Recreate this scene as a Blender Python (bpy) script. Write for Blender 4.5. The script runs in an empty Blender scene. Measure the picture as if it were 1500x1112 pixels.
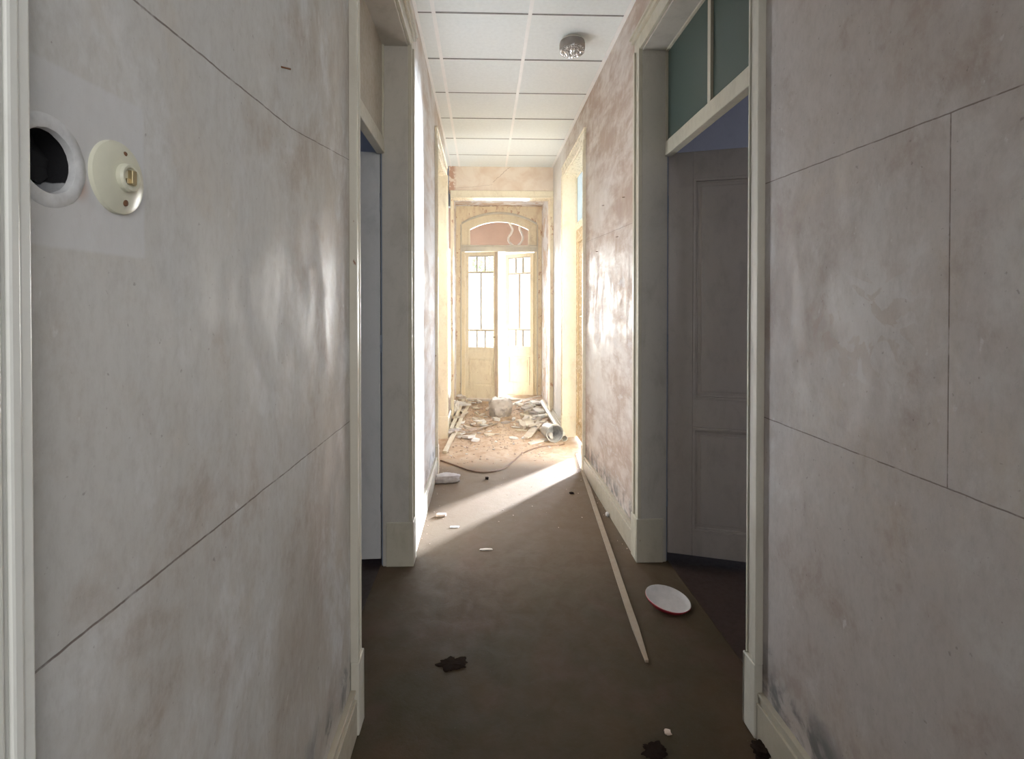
import bpy, bmesh, math, random
from mathutils import Vector, Matrix, noise
C = bpy.context.scene.collection
R = math.radians
H = 1.45                      # eye height

# ------------------------------------------------------------------ helpers
def box(bm, x0, x1, y0, y1, z0, z1, M=None, bev=0):
    vs = [bm.verts.new((x, y, z)) for x in (x0, x1) for y in (y0, y1) for z in (z0, z1)]
    fs = [(0,1,3,2),(4,6,7,5),(0,4,5,1),(2,3,7,6),(0,2,6,4),(1,5,7,3)]
    ff = [bm.faces.new([vs[i] for i in f]) for f in fs]
    if bev:
        es = list({e for f in ff for e in f.edges})
        r = bmesh.ops.bevel(bm, geom=es, offset=bev, segments=2, affect='EDGES', profile=.6)
        vs = list({v for f in r['faces'] for v in f.verts} | {v for v in vs if v.is_valid})
    if M is not None:
        bmesh.ops.transform(bm, matrix=M, verts=vs)
    return vs

def lathe(bm, prof, n=32, M=None, cap=True):
    rings = []
    allv = []
    for r, z in prof:
        ring = [bm.verts.new((r*math.cos(2*math.pi*i/n), r*math.sin(2*math.pi*i/n), z)) for i in range(n)]
        rings.append(ring); allv += ring
    for a, b in zip(rings, rings[1:]):
        for i in range(n):
            bm.faces.new((a[i], a[(i+1) % n], b[(i+1) % n], b[i]))
    if cap:
        bm.faces.new(rings[0][::-1]); bm.faces.new(rings[-1])
    if M is not None:
        bmesh.ops.transform(bm, matrix=M, verts=allv)
    return allv

def tube(bm, pts, rad, n=8, flat=1.0):
    pts = [Vector(p) for p in pts]
    rings = []
    for i, p in enumerate(pts):
        d = (pts[min(i+1, len(pts)-1)] - pts[max(i-1, 0)]).normalized()
        up = Vector((0, 0, 1)) if abs(d.z) < .9 else Vector((0, 1, 0))
        s = d.cross(up).normalized(); u = s.cross(d)
        rings.append([bm.verts.new(p + s*rad*math.cos(2*math.pi*k/n) + u*rad*flat*math.sin(2*math.pi*k/n)) for k in range(n)])
    for a, b in zip(rings, rings[1:]):
        for k in range(n):
            bm.faces.new((a[k], a[(k+1) % n], b[(k+1) % n], b[k]))
    bm.faces.new(rings[0][::-1]); bm.faces.new(rings[-1])

def columns(bm, xs, lo, hi, y0, y1):
    """solid between lower curve lo(x) and upper curve hi(x)"""
    prev = None
    first = None
    for x in xs:
        v = [bm.verts.new((x, y0, lo(x))), bm.verts.new((x, y0, hi(x))), bm.verts.new((x, y1, hi(x))), bm.verts.new((x, y1, lo(x)))]
        if prev:
            for k in range(4):
                bm.faces.new((prev[k], prev[(k+1) % 4], v[(k+1) % 4], v[k]))
        else: first = v
        prev = v
    bm.faces.new(first); bm.faces.new(prev[::-1])

def polyprism(bm, pts, t, M=None):
    lo = [bm.verts.new((x, y, 0)) for x, y in pts]
    hi = [bm.verts.new((x, y, t)) for x, y in pts]
    n = len(pts)
    bm.faces.new(lo[::-1]); bm.faces.new(hi)
    for i in range(n):
        bm.faces.new((lo[i], lo[(i+1) % n], hi[(i+1) % n], hi[i]))
    if M is not None:
        bmesh.ops.transform(bm, matrix=M, verts=lo+hi)

def obj(name, bm, mat, parent=None, smooth=False, bevel=0):
    bmesh.ops.recalc_face_normals(bm, faces=bm.faces)
    me = bpy.data.meshes.new(name)
    bm.to_mesh(me); bm.free()
    if mat: me.materials.append(mat)
    if smooth:
        for p in me.polygons: p.use_smooth = True
        me.set_sharp_from_angle(angle=R(38))
    o = bpy.data.objects.new(name, me); C.objects.link(o)
    if parent: o.parent = parent
    if bevel:
        m = o.modifiers.new('b', 'BEVEL'); m.width = bevel; m.segments = 2; m.limit_method = 'ANGLE'; m.angle_limit = R(50)
    return o

def tag(o, label=None, cat=None, group=None, kind=None):
    if label: o['label'] = label
    if cat: o['category'] = cat
    if group: o['group'] = group
    if kind: o['kind'] = kind
    return o

def empty(name, loc=(0,0,0), rz=0, parent=None):
    o = bpy.data.objects.new(name, None); C.objects.link(o)
    o.location = loc; o.rotation_euler = (0, 0, rz); o.empty_display_size = .05
    if parent: o.parent = parent
    return o

# ------------------------------------------------------------------ materials
class N:
    def __init__(s, name):
        s.m = bpy.data.materials.new(name); s.m.use_nodes = True
        s.t = s.m.node_tree; s.n = s.t.nodes; s.l = s.t.links
        s.b = s.n['Principled BSDF']
        s.co = s.n.new('ShaderNodeTexCoord').outputs['Object']
        sp = s.n.new('ShaderNodeSeparateXYZ'); s.l.new(s.co, sp.inputs[0])
        s.x, s.y, s.z = sp.outputs
    def put(s, sock, v):
        if hasattr(v, 'is_output'): s.l.new(v, sock)
        else:
            sock.default_value = (*v, 1) if isinstance(v, tuple) and len(v) == 3 and sock.type == 'RGBA' else v
    def mth(s, op, a, b=0.0, c=None, clamp=False):
        n = s.n.new('ShaderNodeMath'); n.operation = op; n.use_clamp = clamp
        s.put(n.inputs[0], a); s.put(n.inputs[1], b)
        if c is not None: s.put(n.inputs[2], c)
        return n.outputs[0]
    def mul(s, a, b): return s.mth('MULTIPLY', a, b)
    def add(s, a, b): return s.mth('ADD', a, b)
    def sub(s, a, b): return s.mth('SUBTRACT', a, b)
    def ramp(s, v, a, b, lo=0.0, hi=1.0):           # smooth map
        n = s.n.new('ShaderNodeMapRange'); n.interpolation_type = 'SMOOTHSTEP'
        s.put(n.inputs[0], v); n.inputs[1].default_value = a; n.inputs[2].default_value = b
        n.inputs[3].default_value = lo; n.inputs[4].default_value = hi
        return n.outputs[0]
    def noise(s, scale, detail=6, rough=.6, st=(1,1,1), off=(0,0,0), dist=0):
        mp = s.n.new('ShaderNodeMapping'); mp.inputs['Scale'].default_value = st; mp.inputs['Location'].default_value = off
        s.l.new(s.co, mp.inputs[0])
        n = s.n.new('ShaderNodeTexNoise'); n.inputs['Scale'].default_value = scale
        n.inputs['Detail'].default_value = detail; n.inputs['Roughness'].default_value = rough
        n.inputs['Distortion'].default_value = dist
        s.l.new(mp.outputs[0], n.inputs['Vector'])
        return n.outputs['Fac']
    def mix(s, f, a, b, mode='MIX'):
        n = s.n.new('ShaderNodeMix'); n.data_type = 'RGBA'; n.blend_type = mode
        s.put(n.inputs[0], f); s.put(n.inputs[6], a); s.put(n.inputs[7], b)
        return n.outputs[2]
    def out(s, col, rough=.5, spec=.5, bump=None, bs=.1, bd=.01, **kw):
        s.put(s.b.inputs['Base Color'], col); s.put(s.b.inputs['Roughness'], rough)
        s.put(s.b.inputs['Specular IOR Level'], spec)
        if bump is not None:
            n = s.n.new('ShaderNodeBump'); n.inputs['Strength'].default_value = bs; n.inputs['Distance'].default_value = bd
            s.put(n.inputs['Height'], bump); s.l.new(n.outputs[0], s.b.inputs['Normal'])
        for k, v in kw.items(): s.put(s.b.inputs[k], v)
        return s.m

def seam(n, along, across, a0, c0, a1, c1, w=.0022, wob=None):
    """thin line from (a0,c0) to (a1,c1) on a wall; returns mask"""
    k = (c1-c0)/(a1-a0)
    t = n.sub(across, n.add(n.mul(along, k), c0-k*a0))
    if wob is not None: t = n.add(t, wob)
    d = n.mth('ABSOLUTE', t)
    m = n.ramp(d, w*.4, w, 1, 0)
    m = n.mul(m, n.ramp(along, a0-.002, a0+.002))
    return n.mul(m, n.ramp(along, a1-.002, a1+.002, 1, 0))

def plaster(name, side):
    n = N(name)
    big = n.noise(1.5, 7, .6, (1,1,.8), (3.1*side, 1.7, .4), .3)
    mid = n.noise(6.0, 10, .66, (1,1,.85), (7, 2*side, 1), .25)
    sml = n.noise(19, 9, .72, (1,1,.75), (1, 4*side, 3), .3)
    fine = n.noise(60, 6, .75, (1,1,.5))
    drag = n.noise(8, 8, .68, (1, 1.5, .6), (2, 5, 9), .1)
    if side < 0:
        white, pale, brown, stain = (.68,.69,.70), (.55,.545,.53), (.43,.395,.35), (.34,.265,.215)
    else:
        white, pale, brown, stain = (.56,.53,.51), (.46,.41,.38), (.39,.325,.285), (.30,.225,.185)
    y, z = n.y, n.z
    f = n.add(n.mul(big, .45), n.add(n.mul(mid, .35), n.mul(sml, .20)))
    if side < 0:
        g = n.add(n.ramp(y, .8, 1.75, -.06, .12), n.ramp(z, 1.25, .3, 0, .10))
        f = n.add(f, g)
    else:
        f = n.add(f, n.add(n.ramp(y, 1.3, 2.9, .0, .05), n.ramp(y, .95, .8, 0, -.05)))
    col = n.mix(n.ramp(f, .42, .64), pale, brown)
    # warm stains, seep marks and darker pools
    blot = n.mul(n.ramp(n.add(mid, n.mul(sml, .35)), .66, .84), n.ramp(f, .44, .60))
    col = n.mix(n.mul(blot, .55), col, stain)
    warm = n.ramp(n.noise(2.6, 8, .65, (1,1,.8), (21, 2, 5), .8), .52, .70)
    col = n.mix(n.mul(warm, .28), col, (.52,.42,.30))
    # patches of white filler / limewash, dragged vertically
    wash = n.ramp(n.add(n.mul(n.noise(3.4, 9, .66, (1,1,.7), (11, 4*side, 6), .4), .7), n.mul(sml, .3)), .49, .62)
    col = n.mix(n.mul(wash, .62), col, white)
    col = n.mix(n.mul(n.ramp(drag, .53, .68), .30), col, white)
    streak = n.mul(n.ramp(n.noise(26, 5, .6, (1, 1.3, .7), (6, 6, 6)), .66, .74), n.ramp(mid, .4, .6))
    col = n.mix(n.mul(streak, .5), col, (.72,.72,.72))
    col = n.mix(n.ramp(fine, .40, .75, 0, .22), col, (.20,.165,.145))
    col = n.mix(n.mul(n.ramp(n.noise(80, 3, .5), .69, .75), .45), col, (.12,.09,.08))
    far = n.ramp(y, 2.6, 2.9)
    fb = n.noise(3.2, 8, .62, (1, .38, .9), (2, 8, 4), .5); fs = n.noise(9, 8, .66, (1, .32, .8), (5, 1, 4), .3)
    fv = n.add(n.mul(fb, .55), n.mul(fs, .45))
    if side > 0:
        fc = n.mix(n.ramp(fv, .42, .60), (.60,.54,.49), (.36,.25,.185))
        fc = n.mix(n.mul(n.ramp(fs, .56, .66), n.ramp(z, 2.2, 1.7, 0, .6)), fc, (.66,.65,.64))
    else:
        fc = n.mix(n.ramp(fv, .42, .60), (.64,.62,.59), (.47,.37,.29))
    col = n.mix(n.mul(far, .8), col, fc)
    # faint ring stains
    if side > 0:
        rs = n.ramp(n.noise(12, 3, .5, (1,1,1), (5, 9, 2), 1.2), .50, .54)
        reg = n.mul(n.ramp(y, 1.0, 1.15), n.mul(n.ramp(y, 1.35, 1.5, 1, 0), n.mul(n.ramp(z, 1.2, 1.35), n.ramp(z, 1.45, 1.6, 1, 0))))
        col = n.mix(n.mul(n.mul(rs, reg), .35), col, (.33,.22,.14))
    # walls painted whiter at the far end to bounce more daylight
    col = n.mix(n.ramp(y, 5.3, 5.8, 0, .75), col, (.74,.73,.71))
    pass
    # mould over the baseboard
    mo = n.mul(n.ramp(n.noise(7, 6, .6, (1, 1.0, 1), (0, 3, 1), 1.4), .42, .60), n.ramp(n.add(z, n.mul(n.sub(mid, .5), .25)), .34, .20))
    mo = n.mul(mo, n.ramp(y, 4.4, 4.9, 1, 0))
    col = n.mix(n.mul(mo, .8), col, (.06,.065,.065))
    wob = n.mul(n.sub(n.noise(14, 4, .6), .5), .006)
    if side < 0:
        seams = [seam(n, y, z, .40, 1.086, 1.76, 1.070, .0022, wob), seam(n, y, z, .40, 1.835, 1.20, 1.872, .0022, wob), seam(n, y, z, 1.20, 1.872, 1.76, 1.955, .0018, wob)]
        # rectangle of smooth new filler round the plate
        e = n.mul(n.sub(mid, .5), .012)
        pm = n.mul(n.mul(n.ramp(n.add(y, e), .683, .690, 1, 0), n.ramp(n.add(z, e), 1.512, 1.518)), n.ramp(n.add(z, n.mul(y, -.05)), 1.676, 1.682, 1, 0))
        col = n.mix(n.mul(pm, .62), col, (.63,.64,.665))
        rust = n.mul(n.ramp(n.mth('ABSOLUTE', n.sub(y, .578)), .0, .02, 1, 0), n.ramp(n.mth('ABSOLUTE', n.sub(z, 1.585)), .0, .02, 1, 0))
        col = n.mix(n.mul(rust, .6), col, (.50,.22,.10))
    else:
        seams = [seam(n, y, z, .3, 1.822, 1.70, 1.867, .0022, wob), seam(n, y, z, .3, 1.084, 1.70, 1.086, .0022, wob), seam(n, z, y, 1.086, .990, 1.845, .990, .0022),
                 seam(n, y, z, 2.9, 1.96, 4.40, 2.03, .002, n.mul(wob, 2))]
    sm = seams[0]
    for s_ in seams[1:]: sm = n.mth('MAXIMUM', sm, s_)
    brk = n.ramp(n.noise(22, 4, .6), .30, .5, .35, 1)
    col = n.mix(n.mul(n.mul(sm, brk), .85), col, (.10,.065,.05))
    rg = n.add(n.ramp(drag, .35, .68, .28, .60), n.mul(far, n.ramp(fs, .35, .65, -.02, .2)))
    if side > 0: rg = n.add(rg, n.ramp(y, 1.8, 2.9, .16, 0.02))
    else: rg = n.add(rg, n.add(n.ramp(y, 1.2, 1.6, .16, 0), n.ramp(y, 1.9, 2.9, 0, .22)))
    bump = n.sub(n.add(n.mul(mid, .6), n.mul(fine, .25)), n.mul(sm, .8))
    return n.out(col, rg, .45, bump, .22, .006)

def paint(name, c, dirt=(.22,.18,.13), amt=.3, rough=.35, spec=.5, chip=0.0, chipc=(.20,.09,.05), scale=9):
    n = N(name)
    a = n.noise(scale, 8, .65, (1,1,.5), dist=.4); b = n.noise(scale*4, 5, .7)
    col = n.mix(n.ramp(a, .45, .75, 0, amt), c, dirt)
    col = n.mix(n.ramp(b, .5, .8, 0, amt*.5), col, dirt)
    if chip:
        ch = n.ramp(n.noise(26, 6, .7, (1,1,.35), (4,4,4)), .72-chip, .74-chip)
        col = n.mix(ch, col, chipc)
    return n.out(col, n.ramp(b, .3, .8, rough*.8, rough*1.35), spec, a, .12, .003)

def simple(name, c, rough=.5, var=.15, scale=14, **kw):
    n = N(name)
    a = n.noise(scale, 6, .65)
    col = n.mix(n.ramp(a, .3, .75, 0, 1), c, tuple(v*(1-var*2.2) for v in c))
    return n.out(col, rough, .5, a, .15, .003, **kw)

M_wl = plaster('stained_plaster_left', -1)
M_wr = plaster('stained_plaster_right', 1)
M_trim = paint('cream_gloss_paint', (.46,.425,.33), amt=.35, chip=.03)
M_trimw = paint('pale_casing_paint', (.53,.50,.42), amt=.22, chip=.03)
M_jamb = paint('grey_cream_paint', (.45,.42,.365), (.22,.19,.15), .35, .35)
M_yell = paint('yellow_cream_paint', (.80,.72,.54), (.38,.24,.12), .35, .3, chip=.04, chipc=(.32,.14,.07))
M_yellb = paint('peeling_yellow_paint', (.80,.70,.50), (.45,.26,.15), .5, .4, chip=.12, chipc=(.45,.24,.15))
M_leaf = paint('warm_grey_gloss', (.60,.53,.47), (.2,.17,.14), .25, .20, .6)
M_leafl = paint('grey_gloss', (.50,.50,.49), (.2,.2,.2), .25, .22, .6)
M_orange = paint('ochre_door_paint', (.52,.37,.20), (.3,.17,.08), .35, .25)
M_blue = paint('blue_distemper', (.33,.34,.41), (.25,.26,.30), .3, .6)
M_bluet = paint('blue_trim_paint', (.20,.235,.29), (.1,.12,.16), .4, .4)
M_board = paint('beige_board_paint', (.36,.31,.235), (.22,.18,.13), .3, .5)
M_tile = simple('ceiling_tile_white', (.82,.87,.865), .8, .03, 40)
M_grid = simple('ceiling_grid_white', (.92,.93,.92), .45, .03)
M_dark = simple('joint_shadow', (.10,.10,.09), .9)  # even dark grey joint colour
M_black = simple('matt_black', (.012,.012,.014), .8)
M_metal = simple('dull_steel', (.30,.31,.33), .35, .2, Metallic=.8)
M_brass = simple('old_brass', (.45,.36,.2), .35, .2, Metallic=.8)
M_rust = simple('rust', (.16,.07,.03), .8)
M_cream = simple('cream_bakelite', (.66,.655,.52), .28, .04)
M_filler = simple('white_filler', (.66,.67,.685), .6, .1, 60)
M_plas = simple('broken_plaster', (.62,.55,.47), .9, .12, 20)
M_plas2 = simple('broken_plaster_pink', (.56,.42,.33), .9, .15, 20)
M_plasw = simple('limewash_flake', (.72,.70,.67), .85, .08, 20)
M_plasg = simple('grey_mortar', (.46,.41,.38), .9, .15, 20)
M_wood = paint('bare_dusty_wood', (.24,.18,.125), (.25,.17,.1), .5, .6)
M_woodp = paint('painted_batten', (.60,.54,.42), (.35,.27,.18), .4, .6)
M_lump = simple('dusty_plastic', (.55,.52,.49), .55, .2, 30)
n_ = N('dusty_translucent_plastic'); b_ = n_.noise(9, 7, .65, dist=.5)
M_bag = n_.out(n_.mix(n_.ramp(n_.noise(7, 4, .6), .48, .62), n_.mix(b_, (.70,.66,.62), (.55,.48,.42)), (.38,.34,.31)), .5, .4, b_, .6, .01)
n_.b.inputs['Transmission Weight'].default_value = .25
M_pvc = simple('white_pvc', (.68,.66,.60), .35, .06)
M_pail = simple('grey_pail', (.50,.50,.48), .4, .1)
M_pailin = simple('grey_pail_inside', (.46,.46,.46), .4, .3, 18)
M_red = simple('red_enamel', (.42,.02,.035), .3, .05)
M_white = simple('weathered_white_paint', (.80,.77,.74), .5, .06)
M_bar = paint('grey_glazing_bar', (.34,.30,.25), amt=.2)
M_dish = simple('dusty_white_enamel', (.50,.46,.43), .45, .08, 30)
M_cord = simple('brown_cord', (.20,.12,.075), .7)
n_ = N('dark_crumb'); M_crumb = n_.out(n_.mix(n_.noise(40), (.020,.013,.009), (.010,.007,.006)), 1.0, .02)
M_porch = simple('pink_render', (.31,.205,.16), .9, .06, 5)
M_ground = simple('pale_paving', (.75,.72,.66), .8, .06, 4)
M_leafg = simple('foliage', (.62,.80,.52), .6, .3)
M_bark = simple('bark', (.75,.72,.66), .9)

def glass_mat(name, tint, amount):
    m = bpy.data.materials.new(name); m.use_nodes = True
    t = m.node_tree; t.nodes.clear()
    o = t.nodes.new('ShaderNodeOutputMaterial'); tr = t.nodes.new('ShaderNodeBsdfTransparent'); gl = t.nodes.new('ShaderNodeBsdfGlossy')
    tr.inputs[0].default_value = (*tint, 1); gl.inputs['Roughness'].default_value = .05
    fr = t.nodes.new('ShaderNodeFresnel'); fr.inputs[0].default_value = 1.45
    mx = t.nodes.new('ShaderNodeMixShader'); t.links.new(fr.outputs[0], mx.inputs[0])
    t.links.new(tr.outputs[0], mx.inputs[1]); t.links.new(gl.outputs[0], mx.inputs[2]); t.links.new(mx.outputs[0], o.inputs[0])
    return m
M_glass = glass_mat('clear_glass', (.97,.99,.97), 0)
def frosted(name, c):
    m = bpy.data.materials.new(name); m.use_nodes = True
    t = m.node_tree; t.nodes.clear()
    o = t.nodes.new('ShaderNodeOutputMaterial'); a = t.nodes.new('ShaderNodeBsdfTranslucent'); d = t.nodes.new('ShaderNodeBsdfDiffuse'); g = t.nodes.new('ShaderNodeBsdfGlossy')
    tc = t.nodes.new('ShaderNodeTexCoord'); nz = t.nodes.new('ShaderNodeTexNoise'); nz.inputs['Scale'].default_value = 60
    t.links.new(tc.outputs['Object'], nz.inputs['Vector'])
    bp = t.nodes.new('ShaderNodeBump'); bp.inputs['Strength'].default_value = .4; bp.inputs['Distance'].default_value = .002
    t.links.new(nz.outputs['Fac'], bp.inputs['Height']); t.links.new(bp.outputs[0], g.inputs['Normal'])
    for s_ in (a, d): s_.inputs[0].default_value = (*c, 1)
    g.inputs['Roughness'].default_value = .25
    m1 = t.nodes.new('ShaderNodeMixShader'); m1.inputs[0].default_value = .35
    t.links.new(a.outputs[0], m1.inputs[1]); t.links.new(d.outputs[0], m1.inputs[2])
    m2 = t.nodes.new('ShaderNodeMixShader'); m2.inputs[0].default_value = .06
    t.links.new(m1.outputs[0], m2.inputs[1]); t.links.new(g.outputs[0], m2.inputs[2]); t.links.new(m2.outputs[0], o.inputs[0])
    return m
M_green = frosted('green_frosted_glass', (.15,.20,.17))
M_cyan = frosted('pale_green_frosted_glass', (.24,.25,.235))

# floor
def floor_mat():
    n = N('dusty_floor')
    a = n.noise(2.2, 8, .65, dist=.5); b = n.noise(11, 8, .7, dist=.5); c = n.noise(60, 4, .7)
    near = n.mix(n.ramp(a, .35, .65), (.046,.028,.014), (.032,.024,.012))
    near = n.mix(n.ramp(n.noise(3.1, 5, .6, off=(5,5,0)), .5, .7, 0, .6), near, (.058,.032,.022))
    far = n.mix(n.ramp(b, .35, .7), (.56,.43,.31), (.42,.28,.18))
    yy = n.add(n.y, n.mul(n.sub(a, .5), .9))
    col = n.mix(n.ramp(yy, 1.9, 4.2, 0, .5), near, (.23,.16,.105))  # near floor darkened for light falloff, besides its dirt
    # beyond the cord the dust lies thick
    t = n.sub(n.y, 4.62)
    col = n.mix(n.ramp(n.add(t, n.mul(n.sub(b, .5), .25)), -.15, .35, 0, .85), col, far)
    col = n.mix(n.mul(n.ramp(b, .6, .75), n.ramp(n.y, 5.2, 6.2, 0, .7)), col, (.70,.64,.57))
    # scuffs, plaster specks
    sp = n.ramp(n.noise(85, 2, .5), .735, .76)
    col = n.mix(n.mul(sp, n.ramp(n.y, 2.8, 4.8, .04, .8)), col, (.55,.48,.40))
    dk = n.ramp(n.noise(45, 3, .6, off=(3,1,0)), .70, .76)
    col = n.mix(n.mul(dk, .5), col, (.03,.02,.015))
    return n.out(col, n.ramp(b, .3, .8, .6, .85), .12, n.add(b, n.mul(c, .5)), .3, .006)
M_floor = floor_mat()
M_floord = paint('dark_stained_boards', (.026,.014,.010), (.02,.012,.01), .5, .4)

# ------------------------------------------------------------------ shell
XL, XR = -.42, .90           # corridor walls past the first doors
XLn, XRn = -.45, .94         # nearer pair
T = .135
ZC = 3.27
OT = 2.93                    # top of the door openings
Y1a, Y1b = 1.775, 2.855       # first openings
Y2a, Y2b = 4.46, 5.62        # second openings
YE = 6.50                    # header
YD = 7.70                    # end door wall

def wall(side):
    bm = bmesh.new()
    def seg(x, y0, y1, z0=0, z1=ZC+.07):
        if side < 0: box(bm, x-T, x, y0, y1, z0, z1)
        else: box(bm, x, x+T, y0, y1, z0, z1)
    xn, xf = (XLn, XL) if side < 0 else (XRn, XR)
    ya = Y1a if side < 0 else Y1a-.055
    seg(xn, .36, ya)
    seg(xn, ya, Y1b-.3, OT)
    seg(xf, Y1b-.3, Y1b, OT)
    seg(xf, Y1b, Y2a); seg(xf, Y2a, Y2b, OT); seg(xf, Y2b, YD+.25)
    return bm
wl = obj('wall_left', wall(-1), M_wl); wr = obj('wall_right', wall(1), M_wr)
# real hole through the left wall face for the round box
HY, HZ, HR = .540, 1.603, .0355
bm = bmesh.new()
lathe(bm, [(HR, -.05), (HR, .05)], 40, Matrix.Translation((XLn, HY, HZ)) @ Matrix.Rotation(R(90), 4, 'Y'))
cut = obj('cutter', bm, None)
md = wl.modifiers.new('cut', 'BOOLEAN'); md.object = cut; md.operation = 'DIFFERENCE'; md.solver = 'EXACT'
bpy.context.view_layer.update()
dg = bpy.context.evaluated_depsgraph_get()
nm = bpy.data.meshes.new_from_object(wl.evaluated_get(dg)); wl.modifiers.clear(); wl.data = nm
bpy.data.objects.remove(cut)
tag(wl, 'stained plaster wall along the left side of the corridor', 'wall', kind='structure')
tag(wr, 'pink-brown stained plaster wall along the right side of the corridor', 'wall', kind='structure')

# floor
bm = bmesh.new()
nx, ny = 24, 90
vs = [[None]*(nx+1) for _ in range(ny+1)]
for j in range(ny+1):
    y = -3 + j*(YD+.1+3)/ny
    for i in range(nx+1):
        x = XL-.16 + i*(XR-XL+.32)/nx
        h = 0
        if y > 4.9:
            k = min(1, (y-4.9)/2.2)
            h = k*.055*max(0, noise.noise(Vector((x*3, y*2.5, 0)))+.45) + k*k*.03
            h += max(0, (y-6.3))*.06*(max(0, (abs(x-.24)-.2))*1.6)
        vs[j][i] = bm.verts.new((x, y, h))
for j in range(ny):
    for i in range(nx):
        bm.faces.new((vs[j][i], vs[j][i+1], vs[j+1][i+1], vs[j+1][i]))
fl = obj('floor', bm, M_floor, smooth=True); tag(fl, 'dirty brown corridor floor thick with plaster dust at the far end', 'floor', kind='structure')

# floors of the rooms either side (dark boards)
for nm_, xa, xb, ya, yb in (('floor_right_room', XR+.10, 5.6, .5, 9.4), ('floor_left_room', -4, XL-.10, .5, 6.6)):
    bm = bmesh.new(); box(bm, xa, xb, ya, yb, -.06, -.004)
    tag(obj(nm_, bm, M_floord), 'dark stained floor boards of the side room', 'floor', kind='structure')
bm = bmesh.new(); box(bm, -2.4, 3.2, -3.2, .38, -.06, -.003)
tag(obj('floor_back_room', bm, M_floord), 'dark floor of the room behind', 'floor', kind='structure')

# ceiling: lay-in tiles with metal T-bars
bm = bmesh.new(); gb = bmesh.new()
random.seed(3)
GX = [-.47, -.305, .29, .885, .99]
pitch = .5745
ys = [3.134 + pitch*k for k in range(-6, 6)]; ys = [.33] + ys + [YE+.02]
for i in range(len(GX)-1):
    for j in range(len(ys)-1):
        dz = random.uniform(-.0015, .0015)
        box(bm, GX[i]+.004, GX[i+1]-.004, ys[j]+.004, ys[j+1]-.004, ZC+dz, ZC+.02)
ce = obj('ceiling', bm, M_tile, bevel=.002)
tag(ce, 'suspended ceiling of white lay-in tiles over the corridor', 'ceiling', kind='structure')
for x in GX[1:4]:
    box(gb, x-.012, x+.012, ys[0], ys[-1], ZC-.004, ZC+.004)
o = obj('ceiling_grid', gb, M_grid, ce)
gb = bmesh.new()
for y in ys[1:-1]: box(gb, GX[0]+.05, GX[-1]-.05, y-.0065, y+.0065, ZC-.002, ZC+.012)
obj('cross_joint', gb, simple('joint_grey', (.22,.22,.21), .8), ce)
gb = bmesh.new()
box(gb, XL, XL+.018, ys[0], YE, ZC-.005, ZC+.003); box(gb, XR-.018, XR, ys[0], YE, ZC-.005, ZC+.003)
obj('edge_angle', gb, M_grid, ce)
bm = bmesh.new(); box(bm, -4.2, 5.8, -3.3, 9.5, ZC+.06, ZC+.16)
tag(obj('ceiling_slab', bm, M_blue), 'blue painted ceiling of the side rooms', 'ceiling', kind='structure')

# header wall before the end door, and its frame
bm = bmesh.new(); box(bm, XL-.02, XR+.02, YE, YE+.15, 2.95, ZC+.07)
n_ = N('header_plaster'); a_ = n_.noise(4, 8, .6, dist=.5)
col_ = n_.mix(n_.ramp(a_, .35, .7), (.76,.66,.55), (.64,.49,.37))
# crack: a thin wandering line running down to the left
wob_ = n_.mul(n_.sub(n_.noise(9, 5, .6), .5), .09)
cr = n_.mul(n_.ramp(n_.mth('ABSOLUTE', n_.add(n_.sub(n_.z, n_.add(n_.mul(n_.x, .85), 2.97)), wob_)), .0015, .005, 1, 0), n_.ramp(n_.x, .11, .13))
cr2 = n_.mul(n_.ramp(n_.mth('ABSOLUTE', n_.add(n_.sub(n_.z, n_.add(n_.mul(n_.x, .12), 3.03)), n_.mul(wob_, .5))), .001, .003, 1, 0), n_.ramp(n_.x, .11, .13, 1, 0))
ch_ = n_.mul(n_.ramp(n_.noise(14, 5, .6), .45, .5), n_.ramp(n_.x, -.39, -.33, 1, 0))
col_ = n_.mix(n_.mth('MAXIMUM', n_.mul(cr, .8), n_.mul(cr2, .45)), col_, (.25,.14,.09))
col_ = n_.mix(n_.mul(ch_, .8), col_, (.42,.2,.12))
M_head = n_.out(col_, .7, .3, a_, .2, .004)
hd = obj('wall_header', bm, M_head); tag(hd, 'cracked pink plaster over the opening before the end door', 'wall', kind='structure')
t1 = empty('trim_1'); tag(t1, 'cream frame round the opening before the end door', 'trim', kind='structure')
bm = bmesh.new()
box(bm, XL, XR, YE-.02, YE+.16, 2.865, 2.96); box(bm, XL, XR, YE-.035, YE, 2.862, 2.885)
obj('head_trim', bm, M_yell, t1, bevel=.004)
for xa, xb in ((XL, XL+.035), (XR-.045, XR)):
    bm = bmesh.new(); box(bm, xa, xb, YE-.02, YE+.16, 0, 2.865)
    obj('side_trim', bm, M_yellb, t1, bevel=.004)

# recess between header and door: its ceiling, peeling side linings
n_ = N('peeling_limewash'); p_ = n_.noise(3.2, 8, .65, (1,2,1), dist=.8)
m_ = n_.ramp(p_, .50, .53)
col_ = n_.mix(m_, (.72,.71,.72), (.55,.42,.32)); col_ = n_.mix(n_.ramp(n_.noise(6,6,.6,(1,3,1)), .62, .65), col_, (.33,.33,.38))
M_peel = n_.out(col_, .75, .3, m_, .5, .01)
bm = bmesh.new(); box(bm, XL-.02, XR+.02, YE+.15, YD+.2, 3.0, 3.06)
tag(obj('ceiling_recess', bm, M_peel), 'flaking ceiling of the recess in front of the end door', 'ceiling', kind='structure')
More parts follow.
